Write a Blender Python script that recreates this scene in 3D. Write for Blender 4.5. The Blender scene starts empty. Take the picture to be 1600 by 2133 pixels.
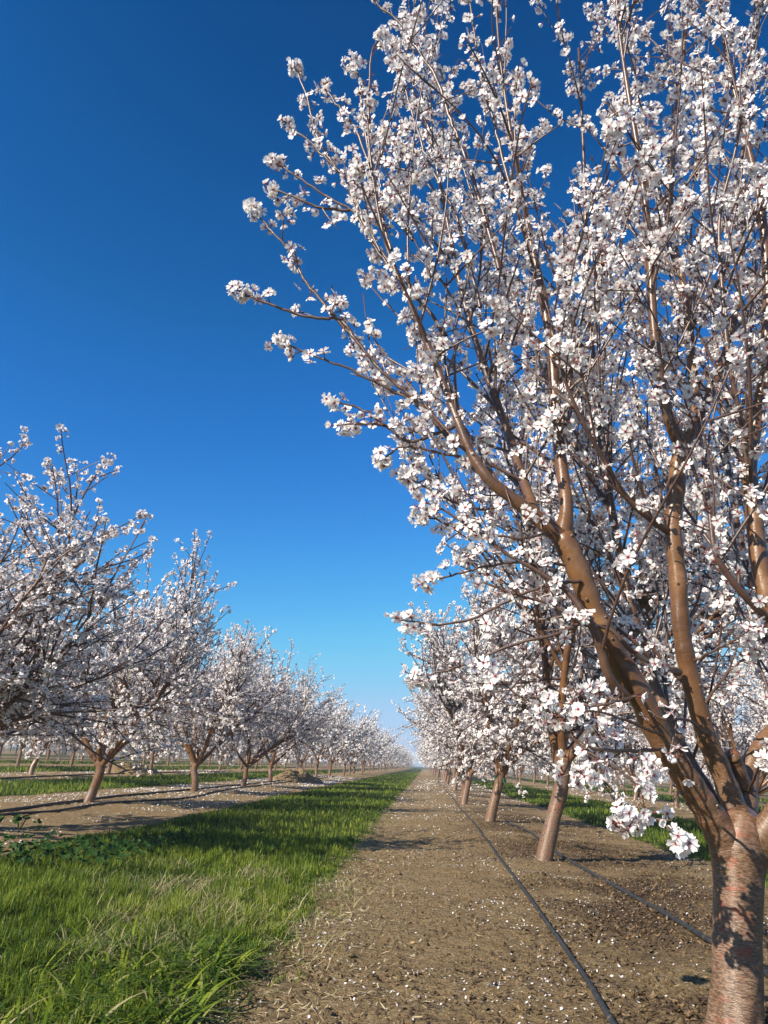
import bpy, math, random
import numpy as np
from mathutils import Matrix, Vector

# ------------------------------------------------------------------ camera, sky, sun, exposure
scene = bpy.context.scene
col = scene.collection
F_PX = 1602.0
PITCH, ROLL, YAW, CAM_H = math.radians(18.135), math.radians(2.871), math.radians(3.813), 0.70
_F0 = np.array([-math.sin(YAW), math.cos(YAW), 0.0]); _R0 = np.array([math.cos(YAW), math.sin(YAW), 0.0]); _U0 = np.array([0, 0, 1.0])
CF = _F0 * math.cos(PITCH) + _U0 * math.sin(PITCH)
_U1 = -_F0 * math.sin(PITCH) + _U0 * math.cos(PITCH)
CR = math.cos(ROLL) * _R0 + math.sin(ROLL) * _U1
CU = math.cos(ROLL) * _U1 - math.sin(ROLL) * _R0
CC = np.array([0, 0, CAM_H])
cam_data = bpy.data.cameras.new("camera"); cam = bpy.data.objects.new("camera", cam_data); col.objects.link(cam)
cam_data.sensor_fit = 'HORIZONTAL'; cam_data.sensor_width = 36.0; cam_data.lens = 36.0 * F_PX / 1600.0
cam_data.clip_start = 0.05; cam_data.clip_end = 5000
cam.matrix_world = Matrix([[CR[0], CU[0], -CF[0], CC[0]], [CR[1], CU[1], -CF[1], CC[1]], [CR[2], CU[2], -CF[2], CC[2]], [0, 0, 0, 1]])
scene.camera = cam

SUN_EL, SUN_AZ = 33.0, 226.0          # azimuth clockwise from +Y: behind the camera, to its left
world = bpy.data.worlds.new("World"); scene.world = world; world.use_nodes = True
wn = world.node_tree
sky = wn.nodes.new('ShaderNodeTexSky'); sky.sky_type = 'NISHITA'; sky.sun_disc = False
sky.sun_elevation = math.radians(SUN_EL); sky.sun_rotation = math.radians(SUN_AZ)
sky.air_density = 1.0; sky.dust_density = 0.25; sky.ozone_density = 3.0
EXPO = 0.75
# the sky texture, scaled, then graded per channel towards the deep clear blue of the day
def _lin(v): v = v / 255.0; return v / 12.92 if v <= .04045 else ((v + .055) / 1.055) ** 2.4
pre = wn.nodes.new('ShaderNodeVectorMath'); pre.operation = 'SCALE'; pre.inputs[3].default_value = 0.085
cv = wn.nodes.new('ShaderNodeRGBCurve'); cv.mapping.use_clip = False; cv.mapping.extend = 'HORIZONTAL'
_in = [[(.047, 6), (.0554, 11), (.062, 17), (.0703, 23), (.0749, 26), (.1128, 48), (.1744, 78), (.2946, 126), (.48, 172), (.95, 205)],
       [(.085, 68), (.0989, 79), (.11, 89), (.124, 98), (.1326, 104), (.1948, 131), (.2877, 168), (.4291, 203), (.53, 207), (.95, 225)],
       [(.165, 128), (.193, 146), (.2134, 160), (.2389, 173), (.2600, 187), (.3344, 214), (.4362, 236), (.5117, 244), (.6, 245), (.95, 248)]]
for ch in range(3):
    c_ = cv.mapping.curves[ch]; pts_ = [(0.0, 0.0)] + [(a, _lin(b) / 2 ** EXPO) for a, b in _in[ch]]
    while len(c_.points) < len(pts_): c_.points.new(0.5, 0.5)
    for p_, (a, b) in zip(c_.points, pts_): p_.location = (a, b); p_.handle_type = 'AUTO_CLAMPED'
cv.mapping.update()
post = wn.nodes.new('ShaderNodeVectorMath'); post.operation = 'SCALE'; post.inputs[3].default_value = 10.0
wn.links.new(sky.outputs[0], pre.inputs[0]); wn.links.new(pre.outputs[0], cv.inputs[1]); wn.links.new(cv.outputs[0], post.inputs[0])
wn.links.new(post.outputs[0], wn.nodes['Background'].inputs[0]); wn.nodes['Background'].inputs[1].default_value = 0.10
sl = bpy.data.lights.new("sun", 'SUN'); sl.energy = 5.0; sl.angle = math.radians(0.53); sl.color = (1.0, 0.92, 0.79)
so = bpy.data.objects.new("sun", sl); col.objects.link(so)
_sd = Vector((math.sin(math.radians(SUN_AZ)) * math.cos(math.radians(SUN_EL)), math.cos(math.radians(SUN_AZ)) * math.cos(math.radians(SUN_EL)), math.sin(math.radians(SUN_EL))))
so.rotation_euler = _sd.to_track_quat('Z', 'Y').to_euler()
scene.view_settings.view_transform = 'Standard'; scene.view_settings.look = 'None'
scene.view_settings.exposure = EXPO; scene.view_settings.gamma = 1.0
scene.render.engine = 'CYCLES'
scene.cycles.max_bounces = 6; scene.cycles.diffuse_bounces = 3; scene.cycles.transmission_bounces = 4
scene.cycles.use_adaptive_sampling = True

# ------------------------------------------------------------------ orchard layout (metres)
SP = 4.67                      # tree spacing along a row
ROW0, ROWSP = 0.90, 5.5        # rows at x = ROW0 + k * ROWSP
def row_x(k): return ROW0 + k * ROWSP
def row_y0(k): return 2.5 if k >= 0 else 1.83

def ray(x, y): return CF + (x - 800) / F_PX * CR - (y - 1066.5) / F_PX * CU
def atY(x, y, Y):
    d = ray(x, y); return CC + d * (Y / d[1])
def proj(P):
    v = np.atleast_2d(P) - CC; d = v @ CF; d = np.where(d < 0.05, 0.05, d)
    return 800 + F_PX * (v @ CR) / d, 1066.5 - F_PX * (v @ CU) / d, d

# ------------------------------------------------------------------ small tools
def hash2(ix, iy, s):
    n = (ix.astype(np.int64) * 374761393 + iy.astype(np.int64) * 668265263 + s * 1274126177) & 0xffffffff
    n = ((n ^ (n >> 13)) * 1274126177) & 0xffffffff
    return ((n ^ (n >> 16)) & 0xffff) / 65535.0
def vnoise(x, y, s=0):
    ix = np.floor(x); iy = np.floor(y); fx = x - ix; fy = y - iy
    fx = fx * fx * (3 - 2 * fx); fy = fy * fy * (3 - 2 * fy)
    a = hash2(ix, iy, s); b = hash2(ix + 1, iy, s); c = hash2(ix, iy + 1, s); d = hash2(ix + 1, iy + 1, s)
    return (a * (1 - fx) + b * fx) * (1 - fy) + (c * (1 - fx) + d * fx) * fy
def fbm(x, y, s=0, o=4):
    r = 0; a = 0.5
    for i in range(o):
        r = r + a * vnoise(x * 2 ** i + 17.3 * i, y * 2 ** i - 9.1 * i, s + i); a *= 0.5
    return r

def mk_mesh(name, V, quads=None, tris=None, qm=None, tm=None, mats=(), smooth=True, attrs=None):
    me = bpy.data.meshes.new(name)
    V = np.asarray(V, dtype=np.float32)
    q = np.zeros((0, 4), int) if quads is None else np.asarray(quads, int).reshape(-1, 4)
    t = np.zeros((0, 3), int) if tris is None else np.asarray(tris, int).reshape(-1, 3)
    me.vertices.add(len(V)); me.vertices.foreach_set('co', V.ravel())
    nl = len(q) * 4 + len(t) * 3
    me.loops.add(nl); me.loops.foreach_set('vertex_index', np.concatenate([q.ravel(), t.ravel()]).astype(np.int32))
    me.polygons.add(len(q) + len(t))
    st = np.concatenate([np.arange(len(q)) * 4, len(q) * 4 + np.arange(len(t)) * 3]).astype(np.int32)
    me.polygons.foreach_set('loop_start', st)
    mi = np.concatenate([np.zeros(len(q), int) if qm is None else qm, np.zeros(len(t), int) if tm is None else tm]).astype(np.int32)
    for m in mats: me.materials.append(m)
    me.polygons.foreach_set('material_index', mi)
    me.polygons.foreach_set('use_smooth', np.full(len(q) + len(t), smooth))
    for k, (ty, arr) in (attrs or {}).items():
        a = me.attributes.new(k, ty, 'POINT')
        a.data.foreach_set('value' if ty == 'FLOAT' else 'vector', np.asarray(arr, np.float32).ravel())
    me.update(calc_edges=True); me.validate()
    return me
def link(name, me, parent=None, mat=None):
    o = bpy.data.objects.new(name, me); col.objects.link(o)
    if parent: o.parent = parent
    return o
def tag(o, label=None, cat=None, group=None, kind=None):
    if label: o['label'] = label
    if cat: o['category'] = cat
    if group: o['group'] = group
    if kind: o['kind'] = kind
    return o
def norm(v): return v / (np.linalg.norm(v, axis=-1, keepdims=True) + 1e-9)

# ------------------------------------------------------------------ materials
class NB:
    def __init__(s, name):
        s.m = bpy.data.materials.new(name); s.m.use_nodes = True; s.t = s.m.node_tree; s.t.nodes.clear()
        s.out = s.t.nodes.new('ShaderNodeOutputMaterial')
    def n(s, ty, **kw):
        x = s.t.nodes.new(ty)
        for k, v in kw.items(): setattr(x, k, v)
        return x
    def l(s, a, b): s.t.links.new(a, b)
    def attr(s, name, vec=False):
        a = s.n('ShaderNodeAttribute', attribute_name=name); return a.outputs['Vector' if vec else 'Fac']
    def noise(s, vec, scale, detail=4, rough=0.55, sc=None):
        if sc is not None:
            mp = s.n('ShaderNodeMapping'); mp.inputs['Scale'].default_value = sc; s.l(vec, mp.inputs[0]); vec = mp.outputs[0]
        x = s.n('ShaderNodeTexNoise'); x.inputs['Scale'].default_value = scale; x.inputs['Detail'].default_value = detail
        x.inputs['Roughness'].default_value = rough; s.l(vec, x.inputs['Vector']); return x.outputs['Fac']
    def ramp(s, fac, stops):
        r = s.n('ShaderNodeValToRGB'); e = r.color_ramp.elements
        while len(e) < len(stops): e.new(0.5)
        for i, (p, c) in enumerate(stops):
            e[i].position = p; e[i].color = (c[0], c[1], c[2], 1) if hasattr(c, '__len__') else (c, c, c, 1)
        s.l(fac, r.inputs[0]); return r.outputs[0]
    def mix(s, fac, a, b, blend='MIX'):
        x = s.n('ShaderNodeMix', data_type='RGBA', blend_type=blend)
        for sock, v in ((x.inputs[0], fac), (x.inputs[6], a), (x.inputs[7], b)):
            if hasattr(v, 'is_linked'): s.l(v, sock)
            elif hasattr(v, '__len__'): sock.default_value = (v[0], v[1], v[2], 1)
            else: sock.default_value = v if sock is x.inputs[0] else (v, v, v, 1)
        return x.outputs[2]
    def math(s, op, a, b=0.0):
        x = s.n('ShaderNodeMath', operation=op)
        for sock, v in ((x.inputs[0], a), (x.inputs[1], b)):
            if hasattr(v, 'is_linked'): s.l(v, sock)
            else: sock.default_value = v
        return x.outputs[0]
    def bump(s, h, strength, dist, nrm=None):
        b = s.n('ShaderNodeBump'); b.inputs['Strength'].default_value = strength; b.inputs['Distance'].default_value = dist
        s.l(h, b.inputs['Height'])
        if nrm: s.l(nrm, b.inputs['Normal'])
        return b.outputs[0]
    def bsdf(s, color, rough=0.6, spec=0.5, nrm=None, translucent=0.0, tcol=None):
        p = s.n('ShaderNodeBsdfPrincipled')
        for sock, v in ((p.inputs['Base Color'], color), (p.inputs['Roughness'], rough)):
            if hasattr(v, 'is_linked'): s.l(v, sock)
            elif hasattr(v, '__len__'): sock.default_value = (v[0], v[1], v[2], 1)
            else: sock.default_value = v
        p.inputs['Specular IOR Level'].default_value = spec
        if nrm: s.l(nrm, p.inputs['Normal'])
        if translucent:
            t = s.n('ShaderNodeBsdfTranslucent'); c = tcol if tcol is not None else color
            if hasattr(c, 'is_linked'): s.l(c, t.inputs[0])
            else: t.inputs[0].default_value = (c[0], c[1], c[2], 1)
            mx = s.n('ShaderNodeMixShader'); mx.inputs[0].default_value = translucent
            s.l(p.outputs[0], mx.inputs[1]); s.l(t.outputs[0], mx.inputs[2]); s.l(mx.outputs[0], s.out.inputs[0])
        else: s.l(p.outputs[0], s.out.inputs[0])
        return s.m
    def pos(s): return s.n('ShaderNodeNewGeometry').outputs['Position']
    def obj(s): return s.n('ShaderNodeTexCoord').outputs['Object']

def mat_petal():
    b = NB('petal'); t = b.attr('tint')
    c = b.ramp(t, [(0.0, (.28, .03, .045)), (0.15, (.64, .26, .29)), (0.32, (.86, .79, .77)), (0.55, (.90, .875, .85)), (1.0, (.91, .885, .86))])
    return b.bsdf(c, 0.55, 0.3, None, 0.36)
def mat_plain(name, c, rough=.7, spec=.3, tr=0):
    return NB(name).bsdf(c, rough, spec, None, tr)
def mat_bark():
    b = NB('bark'); vp = b.attr('bark', True); wob = b.n('ShaderNodeTexNoise'); wob.inputs['Scale'].default_value = 22; b.l(vp, wob.inputs['Vector'])
    va = b.n('ShaderNodeVectorMath', operation='MULTIPLY_ADD'); b.l(wob.outputs['Color'], va.inputs[0]); va.inputs[1].default_value = (.012, .012, .012); b.l(vp, va.inputs[2]); v = va.outputs[0]; r = b.attr('rad'); lo = b.attr('low')
    n1 = b.noise(v, 9, 5, .6); n2 = b.noise(v, 1, 4, .7, sc=(60, 60, 310)); n3 = b.noise(v, 70, 3, .6)
    thin = b.ramp(b.noise(v, 14, 3), [(.3, (.060, .034, .030)), (.6, (.105, .062, .048)), (.75, (.11, .09, .05))])
    mid = b.ramp(n1, [(.3, (.080, .036, .014)), (.55, (.165, .080, .030)), (.75, (.25, .140, .066))])
    c = b.mix(b.ramp(r, [(.28, 0), (.80, 1)]), thin, mid)
    rings = b.ramp(b.noise(v, 1, 2, .6, sc=(22, 22, 190)), [(.53, 0), (.62, 1)])
    c = b.mix(b.math('MULTIPLY', rings, .65), c, (.13, .075, .05))
    old = b.ramp(n2, [(.38, (.055, .032, .020)), (.5, (.155, .092, .055)), (.62, (.27, .185, .125))])
    red = b.ramp(b.noise(v, 1, 4, .6, sc=(20, 20, 38)), [(.55, 0), (.68, 1)])
    old = b.mix(b.math('MULTIPLY', red, .7), old, (.30, .075, .04))
    c = b.mix(lo, c, old)
    h = b.math('ADD', b.math('MULTIPLY', n2, b.math('ADD', b.math('MULTIPLY', lo, .8), .45)), b.math('MULTIPLY', n3, .3))
    rg = b.math('ADD', b.math('MULTIPLY', b.noise(v, 60, 3), .25), b.math('ADD', b.math('MULTIPLY', lo, .06), .18))
    m = b.bsdf(c, rg, .5, b.bump(h, .45, .005)); pn = [x for x in b.t.nodes if x.type == 'BSDF_PRINCIPLED'][0]
    pn.inputs['Coat Weight'].default_value = .22; pn.inputs['Coat Roughness'].default_value = .30; pn.inputs['Coat Tint'].default_value = (1, .86, .72, 1)
    return m
def mat_ground():
    b = NB('soil'); p = b.pos(); g = b.attr('grassy'); d = b.attr('damp')
    big = b.noise(p, .9, 4, .6); fine = b.noise(p, 26, 6, .75); micro = b.noise(p, 95, 4, .75)
    c = b.ramp(fine, [(.30, (.085, .056, .025)), (.42, (.27, .180, .083)), (.53, (.41, .285, .140)), (.70, (.54, .40, .22))])
    c = b.mix(b.ramp(big, [(.35, 0), (.65, .45)]), c, (.46, .325, .18))
    c = b.mix(b.math('MULTIPLY', d, .9), c, b.ramp(fine, [(.3, (.055, .034, .02)), (.7, (.16, .10, .06))]))
    green = b.ramp(b.noise(p, 12, 5, .7), [(.3, (.030, .045, .010)), (.55, (.07, .10, .020)), (.8, (.17, .16, .06))])
    c = b.mix(g, c, green)
    h = b.math('ADD', b.math('MULTIPLY', fine, 1.0), b.math('MULTIPLY', micro, .55))
    c = b.mix(b.ramp(micro, [(.41, .75), (.50, 0)]), c, (.07, .045, .024))  # shade of the small holes painted into the colour where micro is low
    return b.bsdf(c, .93, .15, b.bump(h, 1.0, .05))
def mat_grass():
    b = NB('grass_blade'); t = b.attr('hue'); a = b.attr('tint')
    c = b.ramp(t, [(0, (.014, .042, .006)), (.3, (.042, .098, .006)), (.6, (.14, .21, .010)), (.80, (.28, .32, .028)), (.88, (.36, .31, .15)), (1, (.50, .43, .26))])
    c = b.mix(b.math('MULTIPLY', a, .22), c, (.22, .26, .045))
    return b.bsdf(c, .55, .22, None, .38)
M_PETAL = mat_petal(); M_BARK = mat_bark(); M_GROUND = mat_ground(); M_GRASS = mat_grass()
M_CALYX = mat_plain('calyx', (.15, .035, .030), .6); M_STAMEN = mat_plain('stamen', (.62, .22, .25), .6)
M_DRY = mat_plain('dried_calyx', (.30, .12, .07), .8)
FMATS = [M_PETAL, M_CALYX, M_STAMEN, M_DRY]

# ------------------------------------------------------------------ wood: tubes joined into one mesh
def catmull(P, n):
    P = np.asarray(P, float); out = []
    Q = np.vstack([2 * P[0] - P[1], P, 2 * P[-1] - P[-2]])
    for i in range(1, len(Q) - 2):
        t = np.linspace(0, 1, n, endpoint=False)[:, None]
        a, b_, c, d = Q[i - 1], Q[i], Q[i + 1], Q[i + 2]
        out.append(.5 * ((2 * b_) + (-a + c) * t + (2 * a - 5 * b_ + 4 * c - d) * t ** 2 + (-a + 3 * b_ - 3 * c + d) * t ** 3))
    out.append(P[-1:]); return np.vstack(out)
class Wood:
    def __init__(s): s.V = []; s.Q = []; s.bark = []; s.rad = []; s.low = []; s.n = 0; s.lo0 = -1.0; s.lo1 = -0.5
    def tube(s, P, R, k, bumps=0.0, rng=None, off=0.0, prof=None):
        P = np.asarray(P, float); R = np.asarray(R, float); n = len(P)
        T = norm(np.gradient(P, axis=0)); ref = np.array([0, 0, 1.0]) if abs(T[0][2]) < .8 else np.array([1.0, 0, 0])
        N = [norm(np.cross(ref, T[0]))]
        for i in range(1, n):
            v = N[-1] - T[i] * (N[-1] @ T[i]); N.append(norm(v))
        N = np.array(N); B = np.cross(T, N)
        a = np.arange(k) / k * 2 * np.pi
        rr = np.repeat(R[:, None], k, 1)
        if prof is not None: rr = rr * prof(np.linspace(0, 1, n)[:, None], a[None, :])
        if bumps and rng is not None:
            ph = rng.uniform(0, 50); L = np.concatenate([[0], np.cumsum(np.linalg.norm(np.diff(P, axis=0), axis=1))])
            q = fbm(np.cos(a)[None, :] * 1.5 + L[:, None] * 9 + ph, np.sin(a)[None, :] * 1.5 + ph + 0 * L[:, None], 3, 3)
            rr = rr * (1 + bumps * (q - .44) * 2)
        V = P[:, None] + rr[..., None] * (np.cos(a)[None, :, None] * N[:, None] + np.sin(a)[None, :, None] * B[:, None])
        L = off + np.concatenate([[0], np.cumsum(np.linalg.norm(np.diff(P, axis=0), axis=1))])
        bk = np.stack([rr * np.cos(a), rr * np.sin(a), np.repeat(L[:, None], k, 1)], -1)
        i = np.arange(n - 1)[:, None] * k; j = np.arange(k)[None, :]; j2 = (j + 1) % k
        q = np.stack([i + j, i + j2, i + k + j2, i + k + j], -1).reshape(-1, 4) + s.n
        s.V.append(V.reshape(-1, 3)); s.Q.append(q); s.bark.append(bk.reshape(-1, 3))
        s.rad.append(np.clip(rr.ravel() / .03, 0, 1)); z = V[..., 2].ravel()
        s.low.append(np.clip((s.lo1 - z) / max(s.lo1 - s.lo0, 1e-3), 0, 1)); s.n += n * k
        # close the free end with a tiny fan of quads
        if k >= 4:
            e = s.n - k
            s.V.append((P[-1] + T[-1] * R[-1] * .6)[None]); s.bark.append(np.array([[0, 0, L[-1]]])); s.rad.append([min(R[-1] / .03, 1)]); s.low.append([s.low[-1][-1]])
            fan = [[e + j_, e + (j_ + 1) % k, s.n, s.n] for j_ in range(k)]
            s.T = getattr(s, 'T', []) + [[f[0], f[1], f[2]] for f in fan]; s.n += 1
    def mesh(s, name):
        return mk_mesh(name, np.vstack(s.V), np.vstack(s.Q), getattr(s, 'T', None), mats=[M_BARK], attrs={
            'bark': ('FLOAT_VECTOR', np.vstack(s.bark)), 'rad': ('FLOAT', np.concatenate(s.rad)), 'low': ('FLOAT', np.concatenate(s.low))})

# ------------------------------------------------------------------ flowers
def flower_near(rng, kind):
    """returns V, quads, tris, qm, tm, tint  -- axis is +Z, size 1 = petal length"""
    V = []; Q = []; T = []; qm = []; tm = []; tint = []
    def add(v, tn): V.append(v); tint.append(tn); return len(V) - 1
    if kind in ('open', 'half'):
        base_open = rng.uniform(-.1, .75) if kind == 'open' else rng.uniform(.8, 1.15)
        for p in range(5):
            if kind == 'open' and rng.random() < .03: continue
            az = p / 5 * 2 * math.pi + rng.uniform(-.12, .12); el = base_open + rng.uniform(-.28, .28)
            wd = rng.uniform(.88, 1.08); ln = rng.uniform(.92, 1.08); tw = rng.uniform(-.3, .3); curl = rng.uniform(-.15, .35)
            idx = []
            for (r, w) in ((.08, .04), (.35, .20), (.70, .38), (.96, .27)):
                row = []
                for s_ in (-1, 0, 1):
                    rr = r + (-.10 if (s_ == 0 and r > .9) else 0) + (.0 if s_ else .0)
                    x = rr * ln; y = s_ * w * wd
                    z = (.16 * w if s_ else -.04) + curl * (rr ** 2) * .25 + rng.uniform(-.03, .03) + y * tw * rr
                    xx = x * math.cos(el) - z * math.sin(el); zz = x * math.sin(el) + z * math.cos(el)
                    row.append(add((xx * math.cos(az) - y * math.sin(az), xx * math.sin(az) + y * math.cos(az), zz), r))
                idx.append(row)
            for a in range(3):
                for c in range(2):
                    Q.append((idx[a][c], idx[a][c + 1], idx[a + 1][c + 1], idx[a + 1][c])); qm.append(0)
        for p in range(9):     # stamens: thin upright slivers
            a = rng.uniform(0, 6.28); t = rng.uniform(.1, .6); L = rng.uniform(.3, .5)
            d = np.array([math.cos(a) * t, math.sin(a) * t, 1.0]); d /= np.linalg.norm(d); e = np.array([-math.sin(a), math.cos(a), 0]) * .022
            i0 = add(tuple(-e + [0, 0, .02]), 0); add(tuple(e + [0, 0, .02]), 0); add(tuple(d * L), 0)
            T.append((i0, i0 + 1, i0 + 2)); tm.append(2)
        ca, cr, mat = .26, .15, 1
    elif kind == 'bud':
        for k_, (z, r) in enumerate(((0, .08), (.25, .24), (.5, .27), (.75, .16), (.88, .02))):
            for j in range(5):
                a = j / 5 * 6.283; add((r * math.cos(a), r * math.sin(a), z), .35 + .12 * k_)
        for k_ in range(4):
            for j in range(5): Q.append((k_ * 5 + j, k_ * 5 + (j + 1) % 5, k_ * 5 + 5 + (j + 1) % 5, k_ * 5 + 5 + j)); qm.append(0)
        ca, cr, mat = .3, .2, 1
    else:                        # petals already fallen
        for p in range(7):
            a = rng.uniform(0, 6.28); t = rng.uniform(.2, 1.0); L = rng.uniform(.3, .5)
            d = np.array([math.cos(a) * t, math.sin(a) * t, .8]); d /= np.linalg.norm(d); e = np.array([-math.sin(a), math.cos(a), 0]) * .06
            i0 = add(tuple(-e), 0); add(tuple(e), 0); add(tuple(d * L), 0); T.append((i0, i0 + 1, i0 + 2)); tm.append(3)
        ca, cr, mat = .25, .17, 3
    # calyx cup below and the short stalk
    b0 = len(V)
    for (z, r) in ((.06, cr), (-ca * .5, cr * .6), (-.55, .03)):
        for j in range(5):
            a = j / 5 * 6.283; add((r * math.cos(a), r * math.sin(a), z), 0)
    for k_ in range(2):
        for j in range(5): Q.append((b0 + k_ * 5 + j, b0 + k_ * 5 + 5 + j, b0 + k_ * 5 + 5 + (j + 1) % 5, b0 + k_ * 5 + (j + 1) % 5)); qm.append(mat)
    return np.array(V), np.array(Q).reshape(-1, 4), np.array(T, int).reshape(-1, 3), np.array(qm), np.array(tm, int), np.array(tint)
def flower_mid(rng, kind):
    V = []; Q = []; qm = []; tint = []
    el0 = rng.uniform(.1, .6) if kind == 'open' else 1.1
    for p in range(5):
        az = p / 5 * 6.283 + rng.uniform(-.1, .1); el = el0 + rng.uniform(-.2, .2); i = len(V)
        for x, y, t in ((.12, 0, .05), (.62, -.42, .7), (1.0, 0, 1), (.62, .42, .7)):
            z = .1 * abs(y); xx = x * math.cos(el) - z * math.sin(el); zz = x * math.sin(el) + z * math.cos(el)
            V.append((xx * math.cos(az) - y * math.sin(az), xx * math.sin(az) + y * math.cos(az), zz)); tint.append(t)
        Q.append((i, i + 1, i + 2, i + 3)); qm.append(0)
    i = len(V); V += [(-.17, -.17, .05), (.17, -.17, .05), (.17, .17, .05), (-.17, .17, .05)]; tint += [0] * 4; Q.append((i, i + 1, i + 2, i + 3)); qm.append(1)
    i = len(V); V += [(-.16, 0, 0), (.16, 0, 0), (.02, 0, -.5), (-.02, 0, -.5)]; tint += [0] * 4; Q.append((i, i + 1, i + 2, i + 3)); qm.append(1)
    return np.array(V), np.array(Q), np.zeros((0, 3), int), np.array(qm), np.zeros(0, int), np.array(tint)
def flower_far(rng, kind):
    V = []; Q = []; qm = []; tint = []
    for p in range(2):
        n = norm(rng.normal(size=3)); u = norm(np.cross(n, rng.normal(size=3))); v = np.cross(n, u); i = len(V)
        o = rng.normal(size=3) * .35
        V += [o - u, o - v * .9, o + u, o + v * .9]; tint += [.2, .8, 1, .8]; Q.append((i, i + 1, i + 2, i + 3)); qm.append(0)
    i = len(V); V += [np.array(q) for q in ((-.2, -.2, 0), (.2, -.2, .1), (.2, .2, 0), (-.2, .2, .1))]; tint += [0] * 4; Q.append((i, i + 1, i + 2, i + 3)); qm.append(1)
    return np.array(V), np.array(Q), np.zeros((0, 3), int), np.array(qm), np.zeros(0, int), np.array(tint)
_r = np.random.default_rng(5)
NEARF = [flower_near(_r, 'open') for _ in range(7)] + [flower_near(_r, 'half') for _ in range(2)] + [flower_near(_r, 'bud') for _ in range(1)] + [flower_near(_r, 'dry') for _ in range(1)]
NEARP = np.array([.105] * 7 + [.085] * 2 + [.055] + [.04]); NEARP = NEARP / NEARP.sum()
MIDF = [flower_mid(_r, 'open') for _ in range(4)] + [flower_mid(_r, 'half')]; MIDP = np.ones(5) / 5
FARF = [flower_far(_r, '') for _ in range(5)]; FARP = np.ones(5) / 5
def blossom_mesh(name, rng, P, D, S, lib, prob):
    n = len(P); z = norm(D); r = norm(rng.normal(size=(n, 3))); x = norm(np.cross(z, r)); y = np.cross(z, x)
    Rm = np.stack([x, y, z], -1); var = rng.choice(len(lib), n, p=prob)
    VV = []; QQ = []; TT = []; qm = []; tm = []; tn = []; off = 0
    for k, (V, Q, T, q_, t_, ti) in enumerate(lib):
        I = np.where(var == k)[0]
        if not len(I): continue
        W = np.einsum('nij,vj->nvi', Rm[I], V) * S[I][:, None, None] + P[I][:, None]
        o = off + np.arange(len(I))[:, None, None] * len(V)
        VV.append(W.reshape(-1, 3)); QQ.append((Q[None] + o).reshape(-1, 4)); qm.append(np.tile(q_, len(I)))
        if len(T): TT.append((T[None] + o).reshape(-1, 3)); tm.append(np.tile(t_, len(I)))
        tn.append(np.tile(ti, len(I))); off += len(I) * len(V)
    return mk_mesh(name, np.vstack(VV), np.vstack(QQ), np.vstack(TT) if TT else None, np.concatenate(qm), np.concatenate(tm) if tm else None, mats=FMATS, smooth=False if lib is not NEARF else True, attrs={'tint': ('FLOAT', np.concatenate(tn))})

# ------------------------------------------------------------------ growing shoots
def shoot(rng, P, d, L, n, wob=.10, up=.05):
    pts = [np.array(P, float)]; d = norm(np.array(d, float)); st = L / n
    w = rng.normal(size=3) * wob * .5
    for i in range(n):
        w = w * .6 + rng.normal(size=3) * wob
        d = norm(d + w * .5 + np.array([0, 0, up])); pts.append(pts[-1] + d * st)
    return np.array(pts)
def spurs(rng, pts, step, store, out_r=.02, lo=0.1, dens=1.0, pompom=.5, cl=(1, 4)):
    seg = np.linalg.norm(np.diff(pts, axis=0), axis=1); L = seg.sum(); cum = np.concatenate([[0], np.cumsum(seg)])
    s = L * lo + rng.uniform(0, step); ph = rng.uniform(0, 100)
    while s < L:
        g = float(vnoise(np.array([s * 7 + ph]), np.array([ph]), 2)[0])
        if rng.random() < dens * np.clip(.28 + 1.6 * (g - .24), .10, 1.0):
            i = min(np.searchsorted(cum, s) - 1, len(seg) - 1); i = max(i, 0); t = (s - cum[i]) / seg[i]
            p = pts[i] * (1 - t) + pts[i + 1] * t; T = norm(pts[i + 1] - pts[i])
            v = norm(np.cross(T, rng.normal(size=3))); v = norm(v + T * .3)
            m = rng.integers(cl[0], cl[1] + 1)
            q = p + v * out_r * rng.uniform(.5, 1.6)
            store['spur'].append((p, q))
            for _ in range(m):
                d = norm(v + rng.normal(size=3) * .65); store['P'].append(q + d * .018 * rng.uniform(.6, 1.4)); store['D'].append(d)
        s += step * rng.uniform(.6, 1.5)
    if rng.random() < pompom:
        T = norm(pts[-1] - pts[-2])
        for _ in range(rng.integers(3, 9)):
            d = norm(T * .3 + rng.normal(size=3)); store['P'].append(pts[-1] + d * .022 - T * rng.uniform(0, .05)); store['D'].append(d)

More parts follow.
